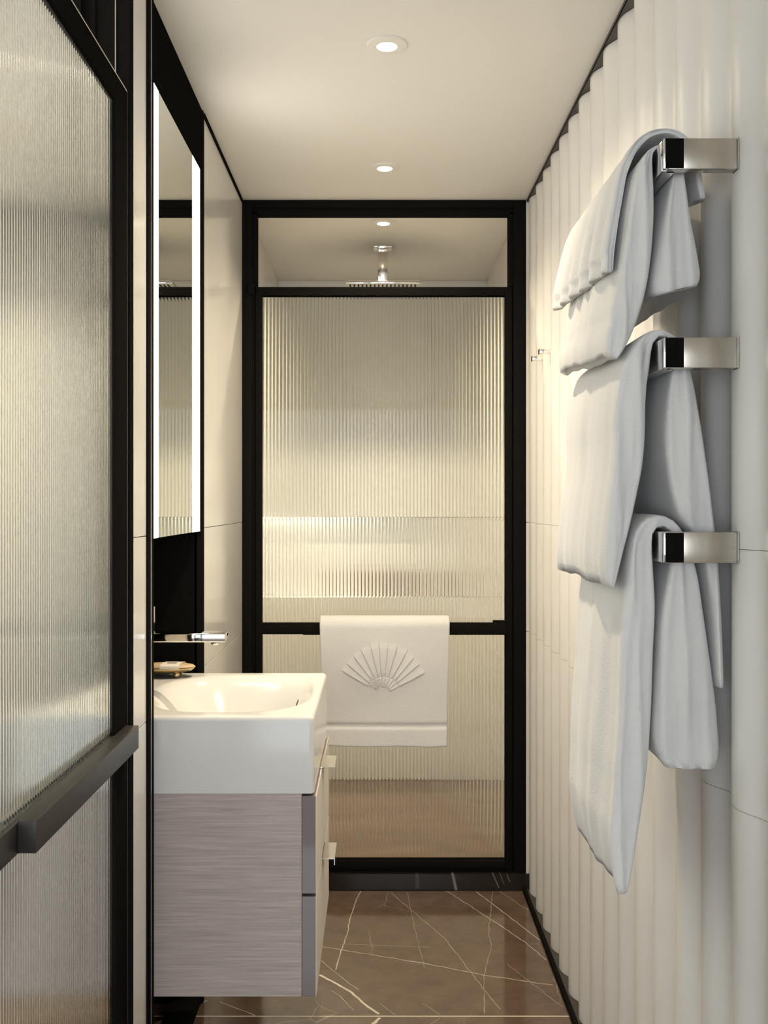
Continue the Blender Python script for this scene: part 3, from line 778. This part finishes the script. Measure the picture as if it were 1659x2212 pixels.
# ------------------------------------------------------------------ towel on the shower door with the raised fan
ht = empty('fan_towel'); tag(ht, 'white hand towel with a raised fan hanging on the shower door handle', 'towel')
def fan_towel():
    yF = 3.470; xa, xb_ = pX(690, yF), pX(972, yF); ztop = pZ(1335, yF); zbot = pZ(1613, yF)
    path = []   # (y, z) front hem up, over the bar, back hem
    n1 = 70
    for i in range(n1): path.append((yF + 0.003 * math.sin(i * .09), zbot + (ztop - 0.030 - zbot) * i / (n1 - 1)))
    for k in range(1, 12):
        a = math.pi * k / 12; path.append((3.5035 - 0.0335 * math.cos(a), ztop - 0.030 + 0.030 * math.sin(a)))
    for i in range(30): path.append((3.537, ztop - 0.030 - 0.26 * i / 29))
    nu = 60; v, f = [], []
    for i, (y, z) in enumerate(path):
        fr = max(0, (ztop - z) / (ztop - zbot))
        for j in range(nu + 1):
            u = j / nu
            x = xa + (xb_ - xa) * u + (0.010 * fr * (1 if u < .5 else -1) * abs(2*u - 1))
            yy = y; zz = z
            w_ = noise.noise(Vector((x * 7, z * 6, 1.3))) * 0.004 * min(1, fr * 4)
            if i < n1:
                yy += w_
                zz += (noise.noise(Vector((x * 9, 3.1, 0))) * 0.006) * max(0, 1 - (z - zbot) / 0.08)
                if 0.061 < z - zbot < 0.078: yy += 0.0045
            # rounded side edges
            e = min(u, 1 - u) * (xb_ - xa)
            v.append((x, yy, zz))
    for i in range(len(path) - 1):
        for j in range(nu):
            f.append((i*(nu+1)+j, i*(nu+1)+j+1, (i+1)*(nu+1)+j+1, (i+1)*(nu+1)+j))
    c = pyd('cloth', v, f, M_terry, ht, True)
    md = c.modifiers.new('thick', 'SOLIDIFY'); md.thickness = 0.011; md.offset = 0
    sb_ = c.modifiers.new('soft', 'SUBSURF'); sb_.levels = 1; sb_.render_levels = 1
    # fan emblem: eleven pleats over a small ribbed arc
    yE = yF - 0.0055
    sc = (yE / F)
    cx, cz = pX(827.2, yE), pZ(1500, yE)
    A = [150.7, 140.5, 128.6, 117, 104.8, 94.4, 84.3, 72.8, 60, 48.9, 38.7, 26.6]
    r0, r1, r2 = 16.2 * sc, 37.5 * sc, 101 * sc
    def y_at(x, z):
        # cloth surface in front
        fr = max(0, (ztop - z) / (ztop - zbot)); i = (z - zbot) / (ztop - 0.030 - zbot) * (n1 - 1)
        return yF + 0.003 * math.sin(i * .09) + noise.noise(Vector((x * 7, z * 6, 1.3))) * 0.004 * min(1, fr * 4) - 0.0055
    def petal(name, a0, a1, ra, rb, h0, h1, parent):
        nr, na = 8, 4; v, f = [], []
        for layer in (0, 1):
            for i in range(nr + 1):
                for j in range(na + 1):
                    t = j / na; a = R(a0 + (a1 - a0) * t); r = ra + (rb - ra) * i / nr
                    x, z = cx + r * math.cos(a), cz + r * math.sin(a) * 1.04
                    edge = 0.55 if (i in (0, nr)) else 1.0
                    h = (h0 + (h1 - h0) * t) * edge
                    v.append((x, y_at(x, z) - (h if layer else -0.002), z))
        q = (nr + 1) * (na + 1)
        for i in range(nr):
            for j in range(na):
                a = i*(na+1)+j; f.append((q+a, q+a+1, q+a+na+2, q+a+na+1))
        per = [j for j in range(na+1)] + [i*(na+1)+na for i in range(1, nr+1)] + [nr*(na+1)+j for j in range(na-1, -1, -1)] + [i*(na+1) for i in range(nr-1, 0, -1)]
        for i in range(len(per)):
            a, b = per[i], per[(i+1) % len(per)]; f.append((a, b, q+b, q+a))
        return pyd(name, v, f, M_terry, parent)
    em = petal('fan_emblem', 150, 27, r0, r0 + 0.004, 0.002, 0.002, ht)
    tag(em, 'raised fan woven into the towel')
    for k in range(11):
        a0, a1 = A[k], A[k+1]
        lo, hi = (0.0045, 0.0012) if k < 5 else ((0.0012, 0.0045) if k > 5 else (0.0045, 0.0045))
        petal('fan_pleat', a0 - 0.3, a1 + 0.3, r1, r2 * (1.0 + 0.035 * math.sin(R((a0+a1)/2)) ** 4), hi, lo, em) if False else petal('fan_pleat', a0 - 0.25, a1 + 0.25, r1, r2 * (1.0 + 0.05 * math.sin(R((a0+a1)/2)) ** 6), lo, hi, em)
    for k in range(9):
        a0 = 150 - 123 * k / 9; petal('fan_rib', a0 - 0.6, a0 - 123/9 + 0.6, r0 + 0.002, r1 - 0.0012, 0.0012, 0.0042, em)
fan_towel()

# ------------------------------------------------------------------ bedroom behind the viewer (daylight comes through its window)
struct(box('floor_bedroom', -2.2, 2.2, -3.5, 0.30, -0.12, 0.0, M_carpet))
struct(box('ceiling_bedroom', -2.2, 2.2, -3.5, 0.30, ZC, ZC + 0.12, M_ceil))
struct(box('wall_bedroom_left', -2.3, -2.2, -3.5, 0.30, 0, ZC, M_wallp))
struct(box('wall_bedroom_right', 2.2, 2.3, -3.5, 0.30, 0, ZC, M_wallp))
struct(box('wall_bedroom_front_left', -2.2, XL - 0.13, 0.20, 0.30, 0, ZC, M_wallp))
struct(box('wall_bedroom_front_right', 0.57, 2.2, 0.20, 0.30, 0, ZC, M_wallp))
struct(box('wall_back_low', -2.2, 2.2, -3.6, -3.5, 0, 0.10, M_wallp))
struct(box('wall_back_high', -2.2, 2.2, -3.6, -3.5, 2.34, ZC, M_wallp))
for i_, x_ in enumerate((-2.2, -0.75, 0.70, 2.15)):
    struct(box('window_%d' % (i_ + 1), x_, x_ + 0.05, -3.58, -3.52, 0.10, 2.34, M_wfl))
# lamp of the side room behind the left door
spot('side_room_beam', (-1.7, 0.62, 2.38), 120, 165, 0.6, 0.05, (1.0, 0.93, 0.82))
struct(box('window_side_room', -2.0, -1.985, 0.75, 1.75, 0.55, 2.0, M_wfl))  # added panel behind the fill light; the wall has no window opening
area('side_room_daylight', (-1.975, 1.25, 1.2), (0, R(-90), 0), 1.3, 0.9, 9, (0.95, 1.0, 0.97))  # unseen fill added to brighten the lower pane of the left door
